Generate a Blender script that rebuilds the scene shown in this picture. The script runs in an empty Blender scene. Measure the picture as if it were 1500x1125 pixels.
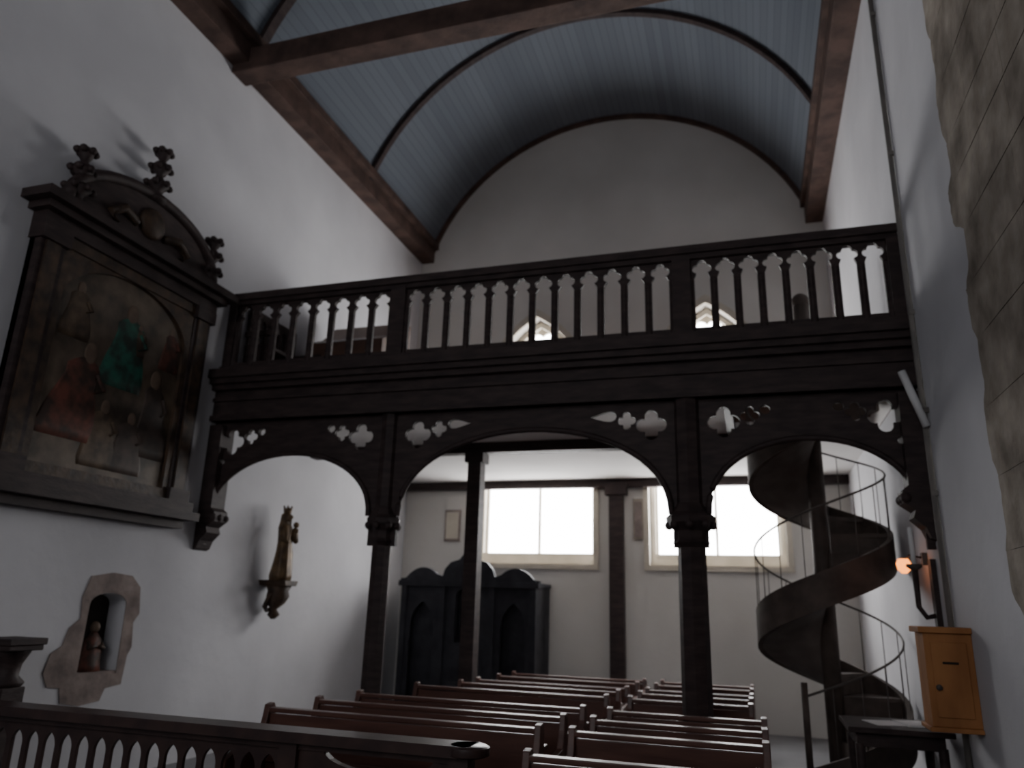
import bpy, bmesh, math, random
from mathutils import Vector, Matrix
random.seed(4)
pi=math.pi
scene=bpy.context.scene
coll=scene.collection

# ------------------------------------------------------------------ materials
def mat(name,col,rough=0.7,col2=None,scale=6.0,bump=0.0,bscale=None,spec=0.3,emit=None,metal=0.0,stretch=(1,1,1),detail=5,lo=0.35,hi=0.7):
    m=bpy.data.materials.new(name); m.use_nodes=True
    nt=m.node_tree; b=nt.nodes['Principled BSDF']
    b.inputs['Base Color'].default_value=(*col,1); b.inputs['Roughness'].default_value=rough
    b.inputs['Specular IOR Level'].default_value=spec; b.inputs['Metallic'].default_value=metal
    if emit:
        b.inputs['Emission Color'].default_value=(*emit[0],1); b.inputs['Emission Strength'].default_value=emit[1]
    if col2 or bump:
        tc=nt.nodes.new('ShaderNodeTexCoord'); mp=nt.nodes.new('ShaderNodeMapping')
        mp.inputs['Scale'].default_value=stretch
        nt.links.new(tc.outputs['Object'],mp.inputs['Vector'])
    if col2:
        n=nt.nodes.new('ShaderNodeTexNoise'); n.inputs['Scale'].default_value=scale; n.inputs['Detail'].default_value=detail
        r=nt.nodes.new('ShaderNodeValToRGB')
        r.color_ramp.elements[0].position=lo; r.color_ramp.elements[0].color=(*col,1)
        r.color_ramp.elements[1].position=hi; r.color_ramp.elements[1].color=(*col2,1)
        nt.links.new(mp.outputs['Vector'],n.inputs['Vector']); nt.links.new(n.outputs['Fac'],r.inputs['Fac'])
        nt.links.new(r.outputs['Color'],b.inputs['Base Color'])
    if bump:
        n2=nt.nodes.new('ShaderNodeTexNoise'); n2.inputs['Scale'].default_value=bscale or scale*3; n2.inputs['Detail'].default_value=6
        bp=nt.nodes.new('ShaderNodeBump'); bp.inputs['Strength'].default_value=bump; bp.inputs['Distance'].default_value=0.02
        nt.links.new(mp.outputs['Vector'],n2.inputs['Vector']); nt.links.new(n2.outputs['Fac'],bp.inputs['Height'])
        nt.links.new(bp.outputs['Normal'],b.inputs['Normal'])
    return m

M_plaster=mat('plaster',(0.51,0.51,0.535),0.95,(0.62,0.62,0.645),0.7,0.25,7,0.1)
M_plaster_end=mat('plaster_end',(0.52,0.50,0.47),0.95,(0.62,0.60,0.57),0.6,0.2,7,0.1)
M_ceilwhite=mat('gallery_soffit_white',(0.72,0.70,0.69),0.9,(0.78,0.76,0.75),1.5,0.05,6,0.1)
M_wood=mat('oak_black',(0.030,0.021,0.021),0.6,(0.058,0.040,0.038),5,0.2,20,0.25,stretch=(1,1,4))
M_beam=mat('oak_beam',(0.055,0.036,0.031),0.8,(0.11,0.07,0.058),4,0.4,14,0.2,stretch=(1,1,1))
M_pew=mat('pew_wood',(0.075,0.034,0.027),0.38,(0.125,0.058,0.044),5,0.05,20,0.35,stretch=(.4,3,3))
M_rail=mat('altar_rail_wood',(0.034,0.020,0.019),0.35,(0.062,0.036,0.031),6,0.1,20,0.4)
M_stone=mat('granite_quoin',(0.17,0.145,0.12),0.95,(0.43,0.38,0.325),3.4,0.8,9,0.1,lo=.32,hi=.70)
M_stone2=mat('window_stone',(0.46,0.42,0.35),0.9,(0.58,0.53,0.45),3,0.3,14,0.15)
M_pink=mat('niche_stone',(0.19,0.155,0.145),0.95,(0.35,0.29,0.265),5,0.6,10,0.1)
M_floor=mat('stone_floor',(0.10,0.10,0.105),0.4,(0.17,0.17,0.18),1.5,0.15,6,0.4)
M_gold=mat('gilded_wood',(0.07,0.045,0.025),0.5,(0.20,0.13,0.065),9,0.3,20,0.4,metal=0.2)
M_goldd=mat('dark_gilt',(0.034,0.024,0.019),0.55,(0.09,0.056,0.036),9,0.3,20,0.3)
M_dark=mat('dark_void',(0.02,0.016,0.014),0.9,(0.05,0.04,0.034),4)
M_conf=mat('confessional_wood',(0.022,0.022,0.027),0.6,(0.042,0.042,0.05),5,0.1,20,0.2)
M_stair=mat('stair_wood',(0.062,0.048,0.042),0.65,(0.11,0.086,0.074),5,0.1,20,0.25)
M_soff=mat('stair_soffit',(0.11,0.092,0.083),0.7,(0.16,0.137,0.125),5,0.1,20,0.25)
M_metal=mat('wrought_metal',(0.08,0.07,0.065),0.6,(0.13,0.115,0.105),8,metal=0.2)
M_box=mat('oak_honey',(0.29,0.12,0.04),0.5,(0.45,0.20,0.07),5,0.1,20,0.3,stretch=(1,1,.3))
M_paper=mat('paper_white',(0.7,0.7,0.7),0.8,(0.78,0.78,0.78),5)
M_tube=mat('tube_enamel',(0.6,0.6,0.6),0.5,(0.65,0.65,0.65),5)
M_orange=mat('amber_glass',(0.9,0.35,0.08),0.4,emit=((1.0,0.27,0.03),3.5))
M_iron=mat('grey_pipe',(0.16,0.15,0.14),0.6,(0.22,0.20,0.18),5)
M_lead=mat('window_lead',(0.5,0.5,0.52),0.6,(0.6,0.6,0.6),5)
M_harm=mat('harmonium_wood',(0.085,0.043,0.03),0.5,(0.14,0.075,0.052),5,0.05,20,0.3)
M_teal=mat('painted_teal',(0.03,0.045,0.038),0.6,(0.03,0.14,0.10),7,lo=.4,hi=.6)
M_red=mat('painted_red',(0.055,0.033,0.026),0.6,(0.20,0.07,0.05),7,lo=.4,hi=.65)
M_ochre=mat('painted_ochre',(0.06,0.042,0.03),0.6,(0.17,0.12,0.078),7,lo=.4,hi=.7)
M_skin=mat('painted_flesh',(0.12,0.083,0.06),0.6,(0.19,0.135,0.098),8)
M_brownfig=mat('painted_umber',(0.042,0.032,0.027),0.6,(0.10,0.07,0.058),7)
M_canvas=mat('old_canvas',(0.045,0.034,0.026),0.5,(0.17,0.125,0.088),3.6,0.1,9,0.3,lo=.38,hi=.72)

# vault boards
def vault_mat():
    m=bpy.data.materials.new('blue_painted_boards'); m.use_nodes=True; nt=m.node_tree; b=nt.nodes['Principled BSDF']
    b.inputs['Roughness'].default_value=0.7; b.inputs['Specular IOR Level'].default_value=0.2
    uv=nt.nodes.new('ShaderNodeUVMap'); sx=nt.nodes.new('ShaderNodeSeparateXYZ'); nt.links.new(uv.outputs['UV'],sx.inputs[0])
    d=nt.nodes.new('ShaderNodeMath'); d.operation='DIVIDE'; d.inputs[1].default_value=0.12; nt.links.new(sx.outputs['X'],d.inputs[0])
    f=nt.nodes.new('ShaderNodeMath'); f.operation='FRACT'; nt.links.new(d.outputs[0],f.inputs[0])
    l=nt.nodes.new('ShaderNodeMath'); l.operation='LESS_THAN'; l.inputs[1].default_value=0.08; nt.links.new(f.outputs[0],l.inputs[0])
    fl=nt.nodes.new('ShaderNodeMath'); fl.operation='FLOOR'; nt.links.new(d.outputs[0],fl.inputs[0])
    wn=nt.nodes.new('ShaderNodeTexWhiteNoise'); wn.noise_dimensions='1D'; nt.links.new(fl.outputs[0],wn.inputs['W'])
    n=nt.nodes.new('ShaderNodeTexNoise'); n.inputs['Scale'].default_value=1.2; n.inputs['Detail'].default_value=5
    nt.links.new(uv.outputs['UV'],n.inputs['Vector'])
    a=nt.nodes.new('ShaderNodeMath'); a.operation='MULTIPLY_ADD'; a.inputs[1].default_value=0.45; nt.links.new(wn.outputs['Value'],a.inputs[0]); nt.links.new(n.outputs['Fac'],a.inputs[2])
    r=nt.nodes.new('ShaderNodeValToRGB'); r.color_ramp.elements[0].position=.3; r.color_ramp.elements[1].position=1.0
    r.color_ramp.elements[0].color=(0.112,0.127,0.152,1); r.color_ramp.elements[1].color=(0.145,0.165,0.193,1)
    nt.links.new(a.outputs[0],r.inputs['Fac'])
    mx=nt.nodes.new('ShaderNodeMix'); mx.data_type='RGBA'; nt.links.new(l.outputs[0],mx.inputs[0])
    nt.links.new(r.outputs['Color'],mx.inputs[6]); mx.inputs[7].default_value=(0.092,0.105,0.124,1)
    nt.links.new(mx.outputs[2],b.inputs['Base Color'])
    return m
M_vault=vault_mat()

# ------------------------------------------------------------------ builder
XZ=Matrix(((1,0,0),(0,0,-1),(0,1,0)))      # local x->X, y->Z, z->-Y
YZ=Matrix(((0,0,1),(1,0,0),(0,1,0)))       # local x->Y, y->Z, z->+X
XY=Matrix.Identity(3)
class B:
    def __init__(s,name): s.name=name; s.v=[]; s.f=[]; s.m=[]; s.sm=[]; s.mats=[]
    def mi(s,m):
        if m not in s.mats: s.mats.append(m)
        return s.mats.index(m)
    def add(s,vs,fs,m,smooth=False):
        o=len(s.v); s.v+= [tuple(v) for v in vs]; k=s.mi(m)
        for f in fs: s.f.append([i+o for i in f]); s.m.append(k); s.sm.append(smooth)
    def box(s,x0,x1,y0,y1,z0,z1,m,R=None,c=None):
        vs=[Vector((x,y,z)) for x in(x0,x1) for y in(y0,y1) for z in(z0,z1)]
        if R is not None:
            c=Vector(c); vs=[R@(v-c)+c for v in vs]
        s.add(vs,[(0,1,3,2),(4,6,7,5),(0,4,5,1),(2,3,7,6),(0,2,6,4),(1,5,7,3)],m)
    def plate(s,loops,Mx,pos,thick,m):
        """polygon loops (first = outline, others = holes) extruded; pos is centre offset along local normal"""
        cu=bpy.data.curves.new('tmp','CURVE'); cu.dimensions='2D'; cu.fill_mode='BOTH'; cu.extrude=thick/2
        for lp in loops:
            sp=cu.splines.new('POLY'); sp.points.add(len(lp)-1)
            for i,p in enumerate(lp): sp.points[i].co=(p[0],p[1],0,1)
            sp.use_cyclic_u=True
        ob=bpy.data.objects.new('tmp',cu); coll.objects.link(ob); bpy.context.view_layer.update()
        dg=bpy.context.evaluated_depsgraph_get(); me=bpy.data.meshes.new_from_object(ob.evaluated_get(dg))
        off=Vector(pos)
        s.add([Mx@v.co+off for v in me.vertices],[list(p.vertices) for p in me.polygons],m)
        bpy.data.objects.remove(ob); bpy.data.curves.remove(cu); bpy.data.meshes.remove(me)
    def loft(s,rings,m,seg=20,fold=0,nf=7,Mx=None,org=(0,0,0),smooth=True):
        """rings: (z,rx,ry,ox,oy)"""
        vs=[];fs=[];org=Vector(org)
        for (z,rx,ry,ox,oy) in rings:
            for i in range(seg):
                a=2*pi*i/seg; k=1+fold*math.sin(nf*a+z*3)
                v=Vector((ox+rx*k*math.cos(a),oy+ry*k*math.sin(a),z))
                if Mx is not None: v=Mx@v
                vs.append(v+org)
        n=len(rings)
        for j in range(n-1):
            for i in range(seg):
                a=j*seg+i;b=j*seg+(i+1)%seg; fs.append((a,b,b+seg,a+seg))
        fs.append(list(range(seg))[::-1]); fs.append([(n-1)*seg+i for i in range(seg)])
        s.add(vs,fs,m,smooth)
    def lathe(s,prof,c,m,seg=20,Mx=None,smooth=True):
        s.loft([(z,r,r,0,0) for r,z in prof],m,seg,0,7,Mx,c,smooth)
    def ball(s,c,r,m,sc=(1,1,1),seg=14):
        rr=[]
        for j in range(9):
            t=-pi/2+pi*j/8; rr.append((r*sc[2]*math.sin(t),max(.001,r*sc[0]*math.cos(t)),max(.001,r*sc[1]*math.cos(t)),0,0))
        s.loft(rr,m,seg,org=c)
    def tube(s,pts,rad,m,seg=10,smooth=True):
        pts=[Vector(p) for p in pts]; n=len(pts)
        if not isinstance(rad,(list,tuple)): rad=[rad]*n
        vs=[];fs=[];up=Vector((0,0,1))
        for i,p in enumerate(pts):
            t=(pts[min(i+1,n-1)]-pts[max(i-1,0)]).normalized()
            u=up if abs(t.z)<.95 else Vector((1,0,0))
            a=t.cross(u).normalized(); b=a.cross(t).normalized()
            for k in range(seg):
                w=2*pi*k/seg; vs.append(p+(a*math.cos(w)+b*math.sin(w))*rad[i])
        for j in range(n-1):
            for i in range(seg):
                a=j*seg+i;b=j*seg+(i+1)%seg; fs.append((a,b,b+seg,a+seg))
        fs.append(list(range(seg))); fs.append([(n-1)*seg+i for i in range(seg)])
        s.add(vs,fs,m,smooth)
    def done(s,bevel=0):
        me=bpy.data.meshes.new(s.name); me.from_pydata(s.v,[],s.f)
        for m in s.mats: me.materials.append(m)
        for i,p in enumerate(me.polygons): p.material_index=s.m[i]; p.use_smooth=s.sm[i]
        bm=bmesh.new(); bm.from_mesh(me); bmesh.ops.remove_doubles(bm,verts=bm.verts,dist=1e-5)
        bmesh.ops.recalc_face_normals(bm,faces=bm.faces); bm.to_mesh(me); bm.free()
        ob=bpy.data.objects.new(s.name,me); coll.objects.link(ob)
        if bevel:
            md=ob.modifiers.new('bev','BEVEL'); md.width=bevel; md.segments=2; md.limit_method='ANGLE'; md.angle_limit=0.9
        return ob

def foil(cx,cz,s,n=4,rot=pi/2,d=.55,rc=.45,N=48):
    out=[]
    for i in range(N):
        a=2*pi*i/N; ph=((a-rot+pi/n)%(2*pi/n))-pi/n
        q=rc*rc-(d*math.sin(ph))**2
        r=d*math.cos(ph)+math.sqrt(max(q,0)); out.append((cx+s*r*math.cos(a),cz+s*r*math.sin(a)))
    return out
def ell(cx,cz,a,b,N=24,rot=0):
    o=[]
    for i in range(N):
        t=2*pi*i/N; x=a*math.cos(t); y=b*math.sin(t); o.append((cx+x*math.cos(rot)-y*math.sin(rot),cz+x*math.sin(rot)+y*math.cos(rot)))
    return o
def dagger(cx,cz,a,b,flip=1,N=20):
    # tear-drop pointing in +/-x
    o=[]
    for i in range(N):
        t=2*pi*i/N; x=math.cos(t); y=math.sin(t)*(1-x)*.5*1.25
        o.append((cx+flip*a*x,cz+b*y))
    return o
def gothic(cx,w,z0,zs,N=12):
    o=[(cx-w/2,z0),(cx+w/2,z0)]
    for i in range(N+1):
        t=(pi/3)*i/N; o.append((cx-w/2+w*math.cos(t),zs+w*math.sin(t)))
    for i in range(N-1,-1,-1):
        t=(pi/3)*i/N; o.append((cx+w/2-w*math.cos(t),zs+w*math.sin(t)))
    return o
def trefoil_light(cx,z0,ztop,hw,s):
    # straight light with a cusped three-lobed head
    cz=ztop-s
    o=[(cx-hw,z0),(cx+hw,z0)]
    d,rc=.52,.46
    o.append((cx+hw,cz-s*.95)); 
    for i in range(0,33):
        a=math.radians(-38)+math.radians(256)*i/32
        ph=((a-pi/2+pi/4)%(pi/2))-pi/4
        r=s*(d*math.cos(ph)+math.sqrt(max(rc*rc-(d*math.sin(ph))**2,0)))
        o.append((cx+r*math.cos(a),cz+r*math.sin(a)))
    o.append((cx-hw,cz-s*.95))
    return o

# room metrics
XL,XR,YE,YB=-5.6,1.4,11.8,-4.0
XC=(XL+XR)/2
ZF=3.95   # gallery floor
GY=6.8    # gallery front

# ------------------------------------------------------------------ floor
b=B('floor'); b.box(XL-.4,XR+.4,YB-.4,YE+.6,-.2,0,M_floor); b.done()

# ------------------------------------------------------------------ left wall with niche recess
niche=[(5.48,.90),(5.92,.90),(5.91,1.50)]+[(5.70+.21*math.cos(t),1.50+.10*math.sin(t)) for t in [pi*i/10 for i in range(1,10)]]+[(5.49,1.50)]
b=B('wall_left')
b.plate([[(YB,0),(YE+.5,0),(YE+.5,8.0),(YB,8.0)],niche],YZ,(XL-.10,0,0),.20,M_plaster)
b.box(XL-.45,XL-.2,YB,YE+.5,0,8.0,M_plaster)
b.done()
b=B('wall_right'); b.box(XR,XR+.4,YB,YE+.5,0,8.0,M_plaster); b.done()
b=B('wall_back'); b.box(XL-.4,XR+.4,YB-.4,YB,0,10.6,M_plaster); b.done()

# end wall
WC=[-3.33,-.49]
b=B('wall_end')
outl=[(XL,0),(XR,0),(XR,10.6),(XL,10.6)]
b.plate([outl]+[gothic(c,2.0,2.22,4.72) for c in WC],XZ,(0,YE+.15,0),.30,M_plaster_end)
b.plate([outl]+[gothic(c,1.88,2.40,4.74) for c in WC],XZ,(0,YE+.40,0),.20,M_plaster_end)
b.done()
for k,c in enumerate(WC):
    b=B('window_%d'%(k+1))
    # hood / edge moulding on the room face
    b.plate([gothic(c,2.14,2.16,4.72),gothic(c,1.98,2.24,4.72)],XZ,(0,YE-.012,0),.05,M_stone2)
    b.plate([gothic(c,1.98,2.24,4.72),gothic(c,1.84,2.42,4.74)],XZ,(0,YE+.27,0),.06,M_stone2)
    # tracery
    lw=.84; off=.455
    b.plate([gothic(c,1.90,2.40,4.74),gothic(c-off,lw+.03,2.43,4.62),gothic(c+off,lw+.03,2.43,4.62),foil(c,6.01,.30,4,pi/4)],XZ,(0,YE+.40,0),.05,M_stone2)
    # saddle bars and leads
    for z in [2.9,3.35,3.8,4.25,4.7]:
        b.box(c-.9,c+.9,YE+.43,YE+.435,z,z+.005,M_lead)
    b.box(c-1.0,c+1.0,YE+.0,YE+.3,2.19,2.225,M_stone2)
    b.done()

# ------------------------------------------------------------------ vault
R=3.54; zc=10.25-R; half=3.32
a0=math.asin(half/R)
N=48
vs=[];fs=[];uvs=[]
for i in range(N+1):
    a=-a0+2*a0*i/N
    for y in (YB,YE):
        vs.append((XC+R*math.sin(a),y,zc+R*math.cos(a)))
for i in range(N): fs.append((2*i,2*i+1,2*i+3,2*i+2))
o=len(vs)
for i in range(N+1):
    a=-a0+2*a0*i/N
    for y in (YB,YE+.3):
        vs.append((XC+(R+.12)*math.sin(a),y,zc+(R+.12)*math.cos(a)))
for i in range(N): fs.append((o+2*i,o+2*i+2,o+2*i+3,o+2*i+1))
me=bpy.data.meshes.new('ceiling'); me.from_pydata(vs,[],fs); me.materials.append(M_vault)
uvl=me.uv_layers.new(name='UVMap')
for p in me.polygons:
    for li in p.loop_indices:
        vi=me.loops[li].vertex_index; k=(vi%o)//2
        uvl.data[li].uv=(R*2*a0*k/N+50, me.vertices[vi].co.y*.15)
    p.use_smooth=True
ceil=bpy.data.objects.new('ceiling',me); coll.objects.link(ceil)

# wall plates (cornice beams)
for s,nm in ((0,'trim_1'),(1,'trim_2')):
    b=B(nm)
    if s==0:
        b.box(XL-.1,XL+.24,YB,YE,7.70,7.95,M_beam); b.box(XL-.1,XL+.32,YB,YE,7.95,8.08,M_beam)
    else:
        b.box(XR-.26,XR+.1,YB,YE,7.66,7.95,M_beam); b.box(XR-.32,XR+.1,YB,YE,7.95,8.08,M_beam)
    b.done(.01)
# ribs
def rib(name,y0,y1,depth,m,par=None):
    b=B(name); vs=[];fs=[];N=40
    for i in range(N+1):
        a=-a0+2*a0*i/N
        for (y,r) in ((y0,R+.02),(y1,R+.02),(y1,R-depth),(y0,R-depth)):
            vs.append((XC+r*math.sin(a),y,zc+r*math.cos(a)))
    for i in range(N):
        for k in range(4):
            p=i*4+k;q=i*4+(k+1)%4; fs.append((p,q,q+4,p+4))
    fs.append((0,1,2,3)); fs.append((N*4,N*4+3,N*4+2,N*4+1))
    b.add(vs,fs,m); ob=b.done()
    if par: ob.parent=par
rib('rib_1',9.16,9.25,.07,M_wood,ceil)
rib('rib_2',6.24,6.36,.07,M_wood,ceil)
rib('rib_3',3.3,3.4,.07,M_wood,ceil)
rib('rib_4',.4,.5,.07,M_wood,ceil)
rib('trim_3',YE-.07,YE+.01,.07,M_beam)
for y in (6.3,.45):
    b=B('tie_beam'); b.box(XL+.0,XR-.0,y-.14,y+.14,7.60,7.90,M_beam)
    b.box(XL+.0,XR,y-.10,y+.10,7.90,7.93,M_wood); b.done(.03)

# ------------------------------------------------------------------ stone pier on right wall
b=B('stone_pier'); z=0; k=0
e0=5.0
while z<8.0:
    h=random.choice([.30,.36,.42]); h=min(h,8.0-z)
    e1=5.0+(.07 if k%2 else -.06)+random.uniform(-.05,.05)
    # whitewash line is ragged and rounded: each course end eases into the next
    n=8; edge=[]
    for j in range(n+1):
        t=j/n; s_=min(1,max(0,t/.35)); s_=s_*s_*(3-2*s_)
        edge.append((e0+(e1-e0)*s_+random.uniform(-.012,.012),z+h*t))
    e0=e1
    L=random.uniform(.45,.8); ys=4.85-L*.6
    b.plate([[(ys,z+h-.004),(ys,z+.004)]+edge],YZ,(XR-.003,0,0),.006,M_stone)
    y=ys-.006
    while y>1.0:
        L=random.uniform(.45,.8); y2=max(y-L,1.0); b.plate([[(y2+.006,z+.004),(y,z+.004),(y,z+h-.004),(y2+.006,z+h-.004)]],YZ,(XR-.003,0,0),.006+random.uniform(0,.003),M_stone); y=y2
    z+=h;k+=1
b.box(XR-.0025,XR,1.0,4.72,0,8.0,M_stone)
b.done()

# ------------------------------------------------------------------ gallery (tribune)
COLX=[-3.46,-.49]
g=B('organ_gallery')
# spandrel arches
bays=[(XL,COLX[0],3.08),(COLX[0],COLX[1],3.23),(COLX[1],XR,3.06)]
for bi,(xa,xb,za) in enumerate(bays):
    la=xa+(.11 if bi>0 else .02); rb=xb-(.11 if bi<2 else .02)
    zs=2.42
    cx=(la+rb)/2; hw=(rb-la)/2
    tl=.10
    pts=[(xa,3.46),(xb,3.46),(xb,zs-.3),(rb-tl*.4,zs-.3)]
    NN=28
    for i in range(NN+1):
        t=pi*i/NN; pts.append((cx+(hw-tl*.4)*math.cos(t),zs+(za-zs)*math.sin(t)**.92 if 0<i<NN else zs))
    pts+=[(la+tl*.4,zs-.3),(xa,zs-.3)]
    holes=[]
    for sg,x0 in ((1,xa),(-1,xb)):
        wall=(sg==1 and bi==0) or (sg==-1 and bi==2)
        o1=.26 if wall else .32
        holes.append(foil(x0+sg*o1,3.22,.14))
        if bi==1:
            holes.append(foil(x0+sg*(o1+.225),3.27,.085))
            holes.append(dagger(x0+sg*(o1+.45),3.315,.13,.06,sg))
        else:
            holes.append(foil(x0+sg*(o1+.225),3.27,.085))
            holes.append(ell(x0+sg*(o1+.355),3.32,.045,.04))
        if wall: holes.append(foil(x0+sg*.13,3.02,.06,3))
    g.plate([pts]+holes,XZ,(0,GY,0),.05,M_wood)
    # arch moulding following the curve
    path=[(cx+(hw-.05)*math.cos(pi*i/30),GY-.035,zs-.01+(za-zs)*math.sin(pi*i/30)**.92) for i in range(31)]
    g.tube(path,.028,M_wood,8)
# columns
for x in COLX:
    w=.095 if x<-2 else .12
    g.loft([(0,w*1.7,w*1.7,0,0),(.18,w*1.7,w*1.7,0,0),(.22,w*1.25,w*1.25,0,0),(.3,w*1.05,w*1.05,0,0),(2.12,w,w,0,0),(2.16,w*1.35,w*1.35,0,0),(2.19,w*1.1,w*1.1,0,0),(2.26,w*1.2,w*1.2,0,0),(2.33,w*1.75,w*1.75,0,0),(2.38,w*1.8,w*1.8,0,0),(2.42,w*1.4,w*1.4,0,0),(2.5,w*1.0,w*1.0,0,0),(3.46,w*1.0,w*1.0,0,0)],M_wood,8,0,org=(x,GY,0),smooth=False)
    for k in range(8):
        a=2*pi*k/8; g.ball((x+w*1.55*math.cos(a),GY+w*1.55*math.sin(a),2.31),.04,M_wood,seg=8)
# wall corbels
for x,sg in ((XL,1),(XR,-1)):
    zz=0 if sg==1 else .12
    g.plate([[(x,3.4),(x+sg*.16,3.4),(x+sg*.16,2.50+zz),(x+sg*.21,2.46+zz),(x+sg*.21,2.36+zz),(x+sg*.13,2.30+zz),(x+sg*.15,2.24+zz),(x+sg*.07,2.16+zz),(x+sg*.04,2.08+zz),(x,2.06+zz)]],XZ,(0,GY,0),.22,M_wood)
    for k in range(3): g.ball((x+sg*.19,GY-.1+.1*k,2.40+zz),.045,M_wood,seg=8)
# front beam with mouldings
g.box(XL,XR,GY-.10,GY+.14,3.44,3.94,M_wood)
g.box(XL,XR,GY-.14,GY+.1,3.44,3.50,M_wood)
g.box(XL,XR,GY-.13,GY+.1,3.66,3.70,M_wood)
g.box(XL,XR,GY-.17,GY+.1,3.78,3.84,M_wood)
g.box(XL,XR,GY-.22,GY+.1,3.84,3.90,M_wood)
g.box(XL,XR,GY-.26,GY+.14,3.90,4.00,M_wood)
g.box(XL,XR,GY-.10,GY+.08,4.00,4.08,M_wood)
# balustrade
def bal(x0,x1,n):
    p=(x1-x0)/n; holes=[]
    for i in range(n):
        cx=x0+p*(i+.5); holes.append(trefoil_light(cx,4.14,4.825,p*.5-.034,.092))
    g.plate([[(x0,4.06),(x1,4.06),(x1,4.86),(x0,4.86)]]+holes,XZ,(0,GY,0),.04,M_wood)
    for i in range(n+1):
        g.lathe([(.036,4.08),(.036,4.16),(.022,4.19),(.030,4.23),(.024,4.28),(.024,4.58),(.034,4.61),(.02,4.64)],(x0+p*i,GY-.01,0),M_wood,10)
pw=.085
bal(XL+.10,COLX[0]-pw,8); bal(COLX[0]+pw,COLX[1]-pw,12); bal(COLX[1]+pw,XR-.10,8)
for x in (XL+.05,COLX[0],COLX[1],XR-.05):
    hw_=pw if x in COLX else .05
    g.box(x-hw_,x+hw_,GY-.07,GY+.07,4.04,4.86,M_wood)
g.box(XL,XR,GY-.06,GY+.06,4.83,4.88,M_wood)
g.box(XL,XR,GY-.09,GY+.09,4.88,4.96,M_wood)
# deck with stair well
SX,SY,SR=.68,8.35,.67
hole=[(-.10,7.58),(XR-.02,7.58),(XR-.02,9.12),(-.10,9.12)]
deck=[(XL,GY+.1),(XR,GY+.1),(XR,YE),(XL,YE)]
g.plate([deck,hole],XY,(0,0,3.86),.18,M_harm)
g.plate([deck,hole],XY,(0,0,3.66),.22,M_ceilwhite)
# transverse beams and posts under the gallery
g.box(XL,-.12,8.72,8.88,3.42,3.56,M_wood)
g.box(-.18,-.10,7.4,9.2,3.50,3.92,M_wood)
g.box(XL,XR,YE-.12,YE,3.42,3.55,M_wood)
for x in (-3.24,-.63):
    g.box(x-.085,x+.085,8.71,8.89,0,3.44,M_wood); g.box(x-.12,x+.12,8.68,8.92,3.30,3.42,M_wood)
g.box(-2.08,-1.86,YE-.14,YE-.0,0,3.5,M_wood)
g.box(-2.14,-1.80,YE-.17,YE-.0,3.3,3.48,M_wood)
g.done(.004)

# ------------------------------------------------------------------ spiral stair
s=B('spiral_staircase')
P=1.6
def zt(th): return 1.42+P*(th-pi)/(2*pi)
th0=pi-(1.42/P)*2*pi+.4; th1=pi+((3.95-1.42)/P)*2*pi
def ringpt(r,th,z): return Vector((SX+r*math.cos(th),SY+r*math.sin(th),z))
n=240; vs=[];fs=[]
for i in range(n+1):
    th=th0+(th1-th0)*i/n; z=zt(th)
    for r,dz in ((SR-.05,-.14),(SR,-.14),(SR,.19),(SR-.05,.19)):
        vs.append(ringpt(r,th,max(z+dz,0.0)))
for i in range(n):
    for k in range(4):
        p=i*4+k;q=i*4+(k+1)%4; fs.append((p,q,q+4,p+4))
fs.append((0,1,2,3)); fs.append((n*4,n*4+3,n*4+2,n*4+1))
s.add(vs,fs,M_stair)
# soffit
vs=[];fs=[]; 
for i in range(n+1):
    th=th0+(th1-th0)*i/n; z=max(zt(th)-.13,.01)
    for j in range(6):
        r=.05+(SR-.09)*j/5; vs.append(ringpt(r,th,z))
for i in range(n):
    for k in range(5):
        p=i*6+k; fs.append((p,p+1,p+7,p+6))
s.add(vs,fs,M_soff,True)
# treads
nst=int(round((zt(th1)-zt(th0))/.19)); dth=(th1-th0)/nst
for i in range(nst):
    a=th0+dth*i; z=zt(a)+.17
    vs=[];m_=6
    for zz in (z-.04,z):
        vs.append(ringpt(.04,a+dth/2,zz))
        for k in range(m_+1): vs.append(ringpt(SR-.05,a-.04+(dth+.04)*k/m_,zz))
    L=m_+2
    fs=[tuple(range(L))[::-1],tuple(range(L,2*L))]+[(k,(k+1)%L,L+(k+1)%L,L+k) for k in range(L)]
    s.add(vs,fs,M_stair)
    vs=[ringpt(.04,a,z-.19),ringpt(SR-.05,a,z-.19),ringpt(SR-.05,a,z),ringpt(.04,a,z)]
    s.add(vs,[(0,1,2,3)],M_stair)
s.tube([(SX,SY,0),(SX,SY,4.9)],.085,M_stair,14)
s.ball((SX,SY,4.93),.10,M_stair)
# handrail + balusters
hr=[ringpt(SR-.02,th0+(th1-th0)*i/n,zt(th0+(th1-th0)*i/n)+.78) for i in range(n+1)]
s.tube(hr,.011,M_metal,8)
for i in range(0,nst*2+1):
    th=th0+dth*i/2; s.tube([ringpt(SR-.02,th,zt(th)+.15),ringpt(SR-.02,th,zt(th)+.78)],.005,M_metal,6)
s.tube([ringpt(SR-.02,th0,0),ringpt(SR-.02,th0,zt(th0)+.9)],.03,M_stair,10)
s.done()

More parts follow.
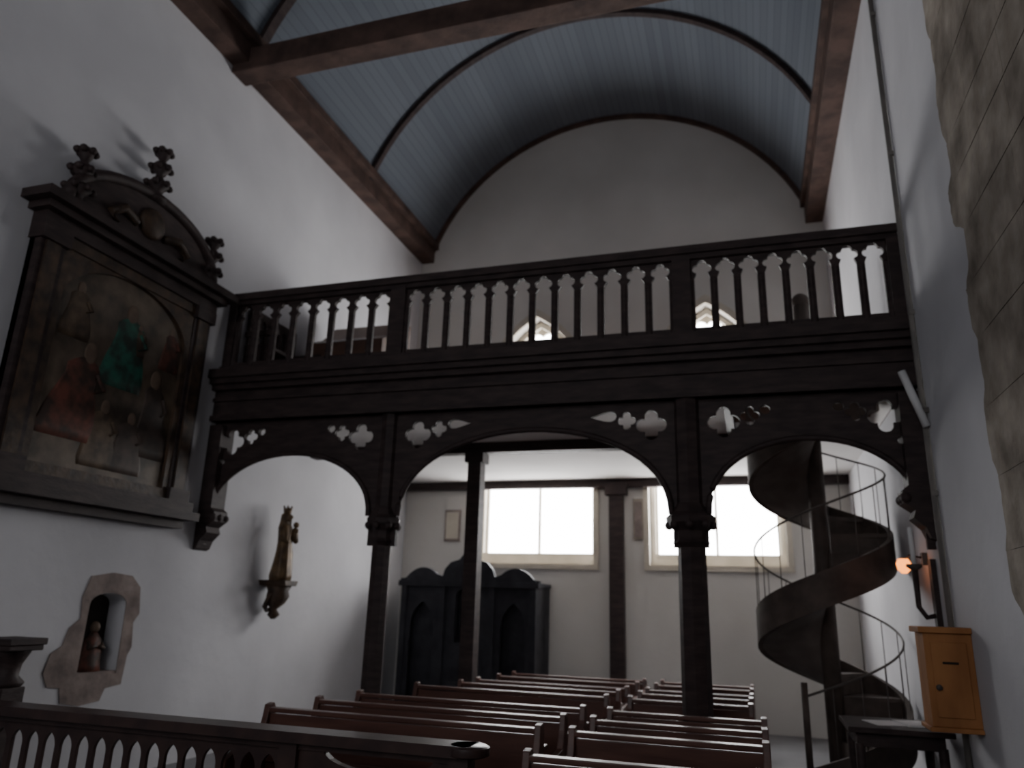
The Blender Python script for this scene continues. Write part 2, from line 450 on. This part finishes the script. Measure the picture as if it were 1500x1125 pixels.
# ------------------------------------------------------------------ altarpiece on left wall
X0=XL
a=B('altarpiece')
def bx(d0,d1,y0,y1,z0,z1,m): a.box(X0+d0,X0+d1,y0,y1,z0,z1,m)
bx(.0,.06,4.20,6.32,2.40,4.72,M_wood)
bx(.0,.26,4.12,6.42,2.32,2.40,M_wood); bx(0,.20,4.16,6.38,2.40,2.50,M_wood); bx(0,.14,4.2,6.34,2.24,2.32,M_wood)
bx(.06,.075,4.50,6.02,2.58,4.52,M_canvas)
for yy in (4.20,6.08):
    bx(0,.12,yy,yy+.24,2.50,4.55,M_wood); bx(.10,.14,yy+.05,yy+.19,2.62,4.42,M_goldd)
    bx(0,.17,yy-.02,yy+.26,2.50,2.62,M_wood); bx(0,.17,yy-.02,yy+.26,4.42,4.55,M_wood)
for (y0,y1,z0,z1) in ((4.44,6.08,2.50,2.60),(4.44,6.08,4.45,4.55)): bx(0,.13,y0,y1,z0,z1,M_goldd)
for y0 in (4.44,6.01): bx(0,.11,y0,y0+.07,2.5,4.55,M_goldd)
# inner arch head over the picture
arch=[(4.5,4.5),(4.5,4.0)]+[(5.26-.76*math.cos(t),4.0+.45*math.sin(t)) for t in [pi*i/20 for i in range(21)]]+[(6.02,4.5)]
a.plate([arch],YZ,(X0+.09,0,0),.04,M_goldd)
bx(0,.16,4.18,6.34,4.55,4.66,M_wood); bx(0,.24,4.12,6.40,4.66,4.72,M_wood); bx(0,.32,4.04,6.48,4.72,4.80,M_wood)
# segmental pediment
ped=[(4.30,4.80),(6.22,4.80)]+[(5.26+.92*math.cos(t),4.86+.50*math.sin(t)) for t in [pi*i/24 for i in range(25)]]
a.plate([ped],YZ,(X0+.08,0,0),.16,M_wood)
path=[(X0+.16,5.26+.94*math.cos(pi*i/24),4.86+.52*math.sin(pi*i/24)) for i in range(25)]
a.tube(path,.055,M_wood,8)
a.ball((X0+.17,5.26,5.08),.16,M_goldd,(.4,1,1))
for sg in (-1,1):
    a.tube([(X0+.17,5.26+sg*.18,5.0),(X0+.18,5.26+sg*.36,5.06),(X0+.18,5.26+sg*.50,4.96),(X0+.18,5.26+sg*.42,4.88)],[.04,.05,.04,.03],M_goldd,8)
# finials
def finial(y,z,h):
    p=[(.10,0),(.10,.08),(.05,.12),(.045,.2),(.11,.28),(.095,.34),(.04,.42),(.035,.5),(.095,.58),(.08,.66),(.03,.74),(.06,.82),(.075,.9),(.04,.96),(.005,1)]
    a.lathe([(r,zz*h) for r,zz in p],(X0+.15,y,z),M_wood,12)
    for k in range(6):
        w=2*pi*k/6
        for zz,rr in ((.30,.11),(.60,.095),(.9,.075)):
            a.ball((X0+.15+rr*math.cos(w),y+rr*math.sin(w),z+zz*h),.035,M_wood,seg=6)
finial(4.42,4.80,.62); finial(5.26,5.33,.62); finial(6.16,4.80,.60)
# low painted figures of the picture: Virgin enthroned, kneeling saints, attendants
def fig(y,z,h,m,w=.22,lean=0,hood=None):
    rr=[]
    for t_,k in ((0,1.0),(.12,1.05),(.3,.95),(.5,.75),(.66,.62),(.76,.66),(.82,.45),(.86,.18)):
        rr.append((z+t_*h,.006,w*k,X0+.075,y+lean*t_))
    a.loft(rr,m,24,.10,5)
    a.ball((X0+.078,y+lean,z+.92*h),.085*h/.8,M_skin,(.08,.8,1.1))
    a.tube([(X0+.078,y+lean*.7+w*.5,z+.72*h),(X0+.08,y+lean*.7+w*.9,z+.58*h),(X0+.08,y+lean*.7+w*.5,z+.52*h)],[.02,.018,.012],m,6)
fig(5.32,3.42,.80,M_teal,.25)
fig(5.44,3.78,.30,M_ochre,.09)
fig(4.82,2.85,.86,M_red,.27,.12); fig(5.82,2.85,.84,M_brownfig,.19,-.08)
fig(4.72,3.72,.50,M_ochre,.16); fig(5.86,3.75,.45,M_red,.13)
fig(5.20,2.66,.60,M_ochre,.19); fig(5.52,2.66,.56,M_brownfig,.19)
a.done()

# ------------------------------------------------------------------ gilded statue on console
t=B('madonna_statue')
sx,sy=XL+.20,8.04
t.plate([[(sy-.11,1.74),(sy-.14,1.80),(sy+.14,1.80),(sy+.11,1.74)]],YZ,(XL+.18,0,0),.36,M_goldd)
t.loft([(1.36,.02,.03,0,0),(1.41,.07,.07,0,0),(1.47,.03,.04,0,0),(1.54,.10,.10,.01,0),(1.62,.13,.12,.03,0),(1.68,.11,.12,.03,0),(1.74,.15,.13,.03,0)],M_goldd,14,.08,7,org=(XL+.16,sy,0))
for sg in (-1,1):
    t.tube([(XL+.06,sy,1.45),(XL+.10,sy+sg*.10,1.50),(XL+.16,sy+sg*.13,1.60),(XL+.2,sy+sg*.09,1.68),(XL+.2,sy+sg*.05,1.62)],[.02,.03,.03,.025,.02],M_goldd,8)
t.loft([(1.80,.12,.13,0,0),(1.86,.125,.135,0,0),(2.0,.105,.12,.005,.005),(2.14,.09,.11,.01,.01),(2.24,.08,.095,.01,0),(2.30,.07,.085,.0,-.005),(2.38,.075,.105,0,0),(2.44,.06,.095,0,0),(2.475,.03,.035,0,0),(2.50,.028,.03,.005,0)],M_gold,28,.07,9,org=(sx,sy,0))
t.ball((sx+.01,sy,2.545),.055,M_gold,(1,.85,1.15)); t.ball((sx+.065,sy,2.54),.012,M_gold); 
t.loft([(2.40,.07,.09,-.02,0),(2.5,.055,.065,-.02,0),(2.58,.05,.055,-.02,0),(2.61,.02,.02,-.02,0)],M_gold,16,.04,org=(sx,sy,0))
t.lathe([(.035,2.59),(.045,2.60),(.055,2.66),(.045,2.65)],(sx,sy,0),M_gold,10)
for k in range(6): t.ball((sx+.052*math.cos(k*pi/3),sy+.052*math.sin(k*pi/3),2.675),.012,M_gold,seg=6)
t.tube([(sx,sy-.09,2.41),(sx+.05,sy-.13,2.28),(sx+.12,sy-.09,2.24)],[.035,.03,.022],M_gold,8)
t.tube([(sx,sy+.09,2.41),(sx+.04,sy+.12,2.30),(sx+.09,sy+.11,2.26),(sx+.12,sy+.08,2.27)],[.035,.03,.024,.02],M_gold,8)
t.loft([(2.26,.05,.055,0,0),(2.33,.045,.05,0,0),(2.40,.03,.04,0,0),(2.43,.018,.02,0,0)],M_gold,12,.05,org=(sx+.085,sy+.08,0))
t.ball((sx+.09,sy+.08,2.465),.036,M_gold)
t.tube([(sx+.095,sy+.06,2.39),(sx+.13,sy+.05,2.37),(sx+.145,sy+.04,2.41)],[.014,.012,.01],M_gold,6)
t.tube([(sx+.12,sy-.09,1.85),(sx+.12,sy-.09,2.52)],.010,M_gold,6)
t.ball((sx+.12,sy-.09,2.54),.025,M_gold)
t.done()

# ------------------------------------------------------------------ niche surround (irregular stones)
b=B('stone_niche')
edge=[(5.14,.95),(5.20,.84),(5.33,.82),(5.36,.70),(5.56,.66),(5.78,.68),(5.82,.78),(6.00,.80),(6.02,1.05),(6.06,1.12),(6.03,1.34),(6.09,1.42),(6.05,1.66),(5.93,1.76),(5.70,1.78),(5.46,1.74),(5.40,1.56),(5.42,1.38),(5.32,1.30),(5.28,1.16),(5.18,1.10)]
b.plate([edge,niche],YZ,(XL+.004,0,0),.008,M_pink)
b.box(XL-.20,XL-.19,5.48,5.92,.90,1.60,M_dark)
b.box(XL-.19,XL-.0,5.48,5.92,.90,.925,M_pink)
b.done()
b=B('niche_figurine')
b.loft([(.925,.07,.12,0,0),(.98,.06,.11,0,0),(1.1,.055,.10,0,0),(1.2,.045,.08,0,0),(1.26,.02,.025,0,0)],M_red,16,.06,org=(XL-.10,5.70,0))
b.ball((XL-.10,5.70,1.30),.045,M_skin,(1,.9,1.1))
b.tube([(XL-.10,5.64,1.2),(XL-.05,5.62,1.12),(XL-.03,5.68,1.14)],[.022,.02,.014],M_goldd,6)
b.tube([(XL-.10,5.76,1.2),(XL-.05,5.78,1.12),(XL-.03,5.72,1.14)],[.022,.02,.014],M_goldd,6)
b.done()

# ------------------------------------------------------------------ altar rail
b=B('altar_rail')
RY=4.30
holes=[];x=XL+.12
while x<-2.75:
    holes.append(gothic(x,.10,.14,.62)); x+=.14
b.plate([[(XL,.08),(-2.67,.08),(-2.67,.76),(XL,.76)]]+holes,XZ,(0,RY,0),.025,M_rail)
b.box(XL,-1.56,RY-.07,RY+.07,0,.09,M_rail)
b.box(XL,-1.56,RY-.04,RY+.04,.75,.79,M_rail)
b.box(XL,-1.53,RY-.10,RY+.10,.79,.85,M_rail)
b.lathe([(.10,.79),(.12,.80),(.12,.84),(.10,.85)],(-1.56,RY,0),M_rail,20)
gate=[(-2.67,.08),(-1.56,.08),(-1.56,.76),(-1.75,.76)]+[(-2.1-.35*math.cos(t),.76-.10*math.sin(t)) for t in [pi-pi*i/12 for i in range(13)]]+[(-2.6,.76),(-2.67,.76)]
gh=[gothic(-2.52+.14*i,.085,.14,.42) for i in range(7)]
b.plate([gate]+gh,XZ,(0,RY,0),.05,M_rail)
for x in (-2.67,-1.60): b.box(x-.06,x+.06,RY-.06,RY+.06,0,.80,M_rail)
b.done(.004)
b=B('newel_post')
q=-.22
b.box(-5.36+q,-5.06+q,4.52,4.82,0,.12,M_wood); b.box(-5.31+q,-5.11+q,4.57,4.77,.12,.9,M_wood)
b.lathe([(.11,.9),(.13,.93),(.08,.98),(.09,1.06),(.12,1.12),(.14,1.16)],(-5.21+q,4.67,0),M_wood,16)
b.box(-5.36+q,-5.06+q,4.52,4.82,1.16,1.20,M_wood); b.box(-5.375+q,-5.045+q,4.505,4.835,1.20,1.25,M_wood)
b.done(.008)

# ------------------------------------------------------------------ pews
def pew(x0,x1,yb,h=.88):
    p=B('church_pew')
    end=[(yb-.46,0),(yb+.04,0),(yb+.05,.45),(yb+.06,h-.04),(yb+.03,h+.01),(yb-.03,h),(yb-.05,h-.10),(yb-.10,.64),(yb-.36,.62),(yb-.46,.58),(yb-.47,.50),(yb-.42,.40)]
    for x in (x0+.02,x1-.02): p.plate([end],YZ,(x,0,0),.045,M_pew)
    p.box(x0,x1,yb-.44,yb-.02,.42,.455,M_pew)
    p.box(x0,x1,yb-.012,yb+.018,.18,h-.06,M_pew)
    p.box(x0,x1,yb-.035,yb+.04,h-.05,h-.02,M_pew)
    p.box(x0,x1,yb-.03,yb+.0,.50,.54,M_pew)
    p.box(x0,x1,yb+.02,yb+.16,h-.16,h-.135,M_pew)
    p.done(.006)
rows=[5.05,5.72,6.40,7.45,8.10,8.66,9.42,10.05]
for i,y in enumerate(rows):
    h=.87-.015*i
    pew(-3.38 if y<7 else (-3.30 if y<8 else -3.08),-1.34,y,h)
    pew(-1.16,.04 if y<7.4 else -.06,y,h)
pew(-1.25,.0,4.34,.84)

# ------------------------------------------------------------------ confessional
c=B('confessional')
cx=-4.12; fy=10.95
top=[(-5.28,0),(-2.96,0),(-2.96,1.86),(-2.90,1.90),(-2.90,1.95),(-3.0,1.96)]
top+=[(-3.0-.62*i/10,1.96+.16*math.sin(pi*i/10)**.8) for i in range(1,10)]
top+=[(-3.66,1.99),(-3.70,2.10),(-3.80,2.20),(-3.95,2.24),(-4.04,2.34),(-4.12,2.44),(-4.20,2.34),(-4.29,2.24),(-4.44,2.20),(-4.54,2.10),(-4.58,1.99)]
top+=[(-4.62-.62*i/10,1.96+.16*math.sin(pi*i/10)**.8) for i in range(1,10)]
top+=[(-5.24,1.96),(-5.34,1.95),(-5.34,1.90),(-5.28,1.86)]
holes=[gothic(-3.33,.42,.12,1.25),gothic(-4.91,.42,.12,1.25)]
holes.append([(cx-.20,1.05),(cx+.20,1.05),(cx+.20,1.70)]+[(cx+.2*math.cos(t),1.70+.12*math.sin(t)) for t in [pi*i/10 for i in range(1,10)]]+[(cx-.2,1.70)])
c.plate([top]+holes,XZ,(0,fy,0),.08,M_conf)
c.box(-5.26,-2.98,fy+.5,fy+.55,0,1.9,M_conf)
c.box(-5.26,-5.20,fy,YE-.01,0,1.9,M_conf); c.box(-3.04,-2.98,fy,YE-.01,0,1.9,M_conf)
c.box(-4.58,-4.53,fy,YE-.01,0,1.95,M_conf); c.box(-3.71,-3.66,fy,YE-.01,0,1.95,M_conf)
c.box(-5.28,-2.96,fy,YE-.01,1.86,1.92,M_conf)
for x0 in (-5.2,-3.62):
    c.loft([(.02,.24,.02,0,0),(1.75,.24,.02,0,0)],M_conf,24,.10,9,org=(x0+.29,fy+.09,0))
for k in range(9): c.box(cx-.19+.047*k,cx-.175+.047*k,fy-.01,fy+.01,1.06,1.75,M_conf)
for z0,z1 in ((.15,.5),(.58,.98)): c.box(cx-.28,cx+.28,fy-.055,fy-.035,z0,z1,M_conf)
for x in (-5.24,-4.55,-3.69,-3.0): c.box(x-.05,x+.05,fy-.08,fy,0,1.95,M_conf)
c.box(-5.34,-2.90,fy-.10,fy,1.84,1.92,M_conf)
c.v=[(-3.02+(x+2.96)*.91,y,z) for x,y,z in c.v]
c.done(.004)

# wall plaques on the end wall
b=B('wall_plaque'); b.box(-4.86,-4.58,YE-.03,YE,2.58,3.10,M_pink); b.box(-4.83,-4.61,YE-.04,YE-.03,2.62,3.06,M_stone2); b.done(.005)
b=B('wall_plaque'); b.box(-1.72,-1.56,YE-.03,YE,2.62,3.25,M_stone); b.box(-1.70,-1.58,YE-.04,YE-.03,2.66,3.2,M_pink); b.done(.005)

# ------------------------------------------------------------------ on the gallery: harmonium and bench
b=B('harmonium')
b.box(-5.0,-3.95,8.35,8.85,ZF,4.75,M_harm)
b.plate([[(8.05,4.55),(8.4,4.55),(8.85,4.75),(8.85,5.12),(8.70,5.12),(8.40,4.85),(8.05,4.68)]],YZ,(-4.475,0,0),1.09,M_harm)
for x in (-4.96,-4.0): b.box(x-.03,x+.03,8.08,8.14,ZF,4.56,M_harm)
for k in range(20): b.box(-4.9+.042*k,-4.865+.042*k,8.06,8.22,4.675,4.70,M_paper)
b.v=[(x-.38,y,z+(.12 if z>4.6 else 0)) for x,y,z in b.v]
b.done(.008)
b=B('choir_bench')
b.box(XL+.04,XL+.42,7.05,8.0,ZF+.42,ZF+.46,M_wood)
b.plate([[(7.05,ZF+.44),(8.0,ZF+.44),(8.0,ZF+.98),(7.05,ZF+.98)]]+[gothic(7.17+.14*i,.08,ZF+.5,ZF+.82) for i in range(6)],YZ,(XL+.05,0,0),.04,M_wood)
for y in (7.07,7.98): b.box(XL+.03,XL+.42,y-.03,y+.03,ZF,ZF+.5,M_wood)
b.box(XL+.03,XL+.46,7.02,7.08,ZF+.6,ZF+.66,M_wood); b.box(XL+.03,XL+.46,7.96,8.02,ZF+.6,ZF+.66,M_wood)
for y in (7.05,7.99): b.box(XL+.40,XL+.44,y-.02,y+.02,ZF,ZF+.62,M_wood)
b.done(.004)

# ------------------------------------------------------------------ right wall things
b=B('wall_box')
b.box(1.10,1.40,6.08,6.36,.90,1.50,M_box); b.box(1.07,1.40,6.05,6.39,1.50,1.54,M_box); b.box(1.08,1.40,6.06,6.38,.87,.90,M_box)
b.box(1.14,1.36,6.068,6.08,.96,1.44,M_box); b.box(1.20,1.30,6.06,6.07,1.30,1.315,M_dark)
b.lathe([(.018,0),(.022,.01),(.01,.02)],(1.16,6.06,1.15),M_metal,10,Mx=Matrix.Rotation(pi/2,3,'X'))
b.done(.02)
b=B('candle_sconce')
b.box(1.36,1.40,6.86,6.96,1.50,2.05,M_wood)
b.tube([(1.38,6.91,1.62),(1.30,6.91,1.60),(1.25,6.91,1.68),(1.25,6.91,1.98)],[.02,.02,.02,.025],M_wood,8)
b.lathe([(.02,1.96),(.06,1.99),(.06,2.01),(.02,2.01)],(1.25,6.91,0),M_metal,12)
b.lathe([(.019,2.0),(.019,2.30),(.004,2.31)],(1.25,6.91,0),M_paper,12)
b.done()
b=B('sanctuary_lamp')
b.box(1.36,1.40,7.14,7.22,2.02,2.12,M_metal)
b.tube([(1.37,7.18,2.08),(1.27,7.18,2.10),(1.22,7.18,2.05)],.01,M_metal,6)
b.lathe([(.02,1.95),(.05,1.98),(.06,2.03),(.04,2.07)],(1.22,7.18,0),M_orange,12)
b.done()
b=B('tube_light')
b.tube([(1.24,6.44,3.50),(1.372,6.44,3.04)],.030,M_tube,10); b.box(1.34,1.40,6.42,6.46,3.15,3.19,M_metal)
b.done()
b=B('wall_pipe')
b.tube([(1.375,6.50,0.0),(1.375,6.50,7.66)],.022,M_iron,10)
for z in (1,2.5,4,5.5,7): b.box(1.36,1.40,6.47,6.53,z,z+.04,M_iron)
b.done()
b=B('side_table')
b.box(.62,1.34,6.62,7.32,.76,.80,M_wood); b.box(.68,1.28,6.68,7.26,.66,.76,M_wood)
for x in (.70,1.26):
    for y in (6.70,7.24): b.lathe([(.035,0),(.03,.08),(.022,.1),(.03,.2),(.022,.4),(.035,.5),(.035,.68)],(x,y,0),M_wood,10)
b.done(.005)
b=B('open_leaflet')
R_=Matrix.Rotation(.3,3,'Z')
b.box(.80,1.02,6.80,7.08,.801,.806,M_paper,R_,(.9,6.95,.8)); b.box(1.03,1.25,6.82,7.10,.801,.815,M_paper,R_,(1.1,6.95,.8))
b.done()

# ------------------------------------------------------------------ lights / world
def area(name,loc,rot,sx_,sy_,e,col=(1,1,1)):
    l=bpy.data.lights.new(name,'AREA'); l.shape='RECTANGLE'; l.size=sx_; l.size_y=sy_; l.energy=e; l.color=col
    o=bpy.data.objects.new(name,l); o.location=loc; o.rotation_euler=rot; coll.objects.link(o); return l
for i,cxx in enumerate(WC):
    l=area('window_portal_%d'%(i+1),(cxx,YE+.52,4.35),(-pi/2,0,0),1.95,4.2,1); l.cycles.is_portal=True
area('fill_behind_camera',(-2.4,YB+.3,4.5),(pi/2,0,0),4,4,135,(.97,.97,1.0))  # added fill lamp behind the camera, inside the windowless back wall
w=bpy.data.worlds.new('sky'); scene.world=w; w.use_nodes=True
w.node_tree.nodes['Background'].inputs[0].default_value=(1,.99,.99,1); w.node_tree.nodes['Background'].inputs[1].default_value=22

# ------------------------------------------------------------------ camera
cam=bpy.data.cameras.new('camera'); co=bpy.data.objects.new('camera',cam); coll.objects.link(co)
fw=Vector((-.2915,.914,.2823)).normalized(); rt=Vector((.955,.295,.0289)); rt=(rt-fw*rt.dot(fw)).normalized(); up=rt.cross(fw)
co.matrix_world=Matrix(((rt.x,up.x,-fw.x,0),(rt.y,up.y,-fw.y,0),(rt.z,up.z,-fw.z,1.6),(0,0,0,1)))
cam.sensor_width=36; cam.lens=36*1100/1500; cam.clip_start=.05
# the phone missed focus: everything beyond a few metres is slightly soft
cam.dof.use_dof=True; cam.dof.focus_distance=3.0; cam.dof.aperture_fstop=1.9
scene.camera=co
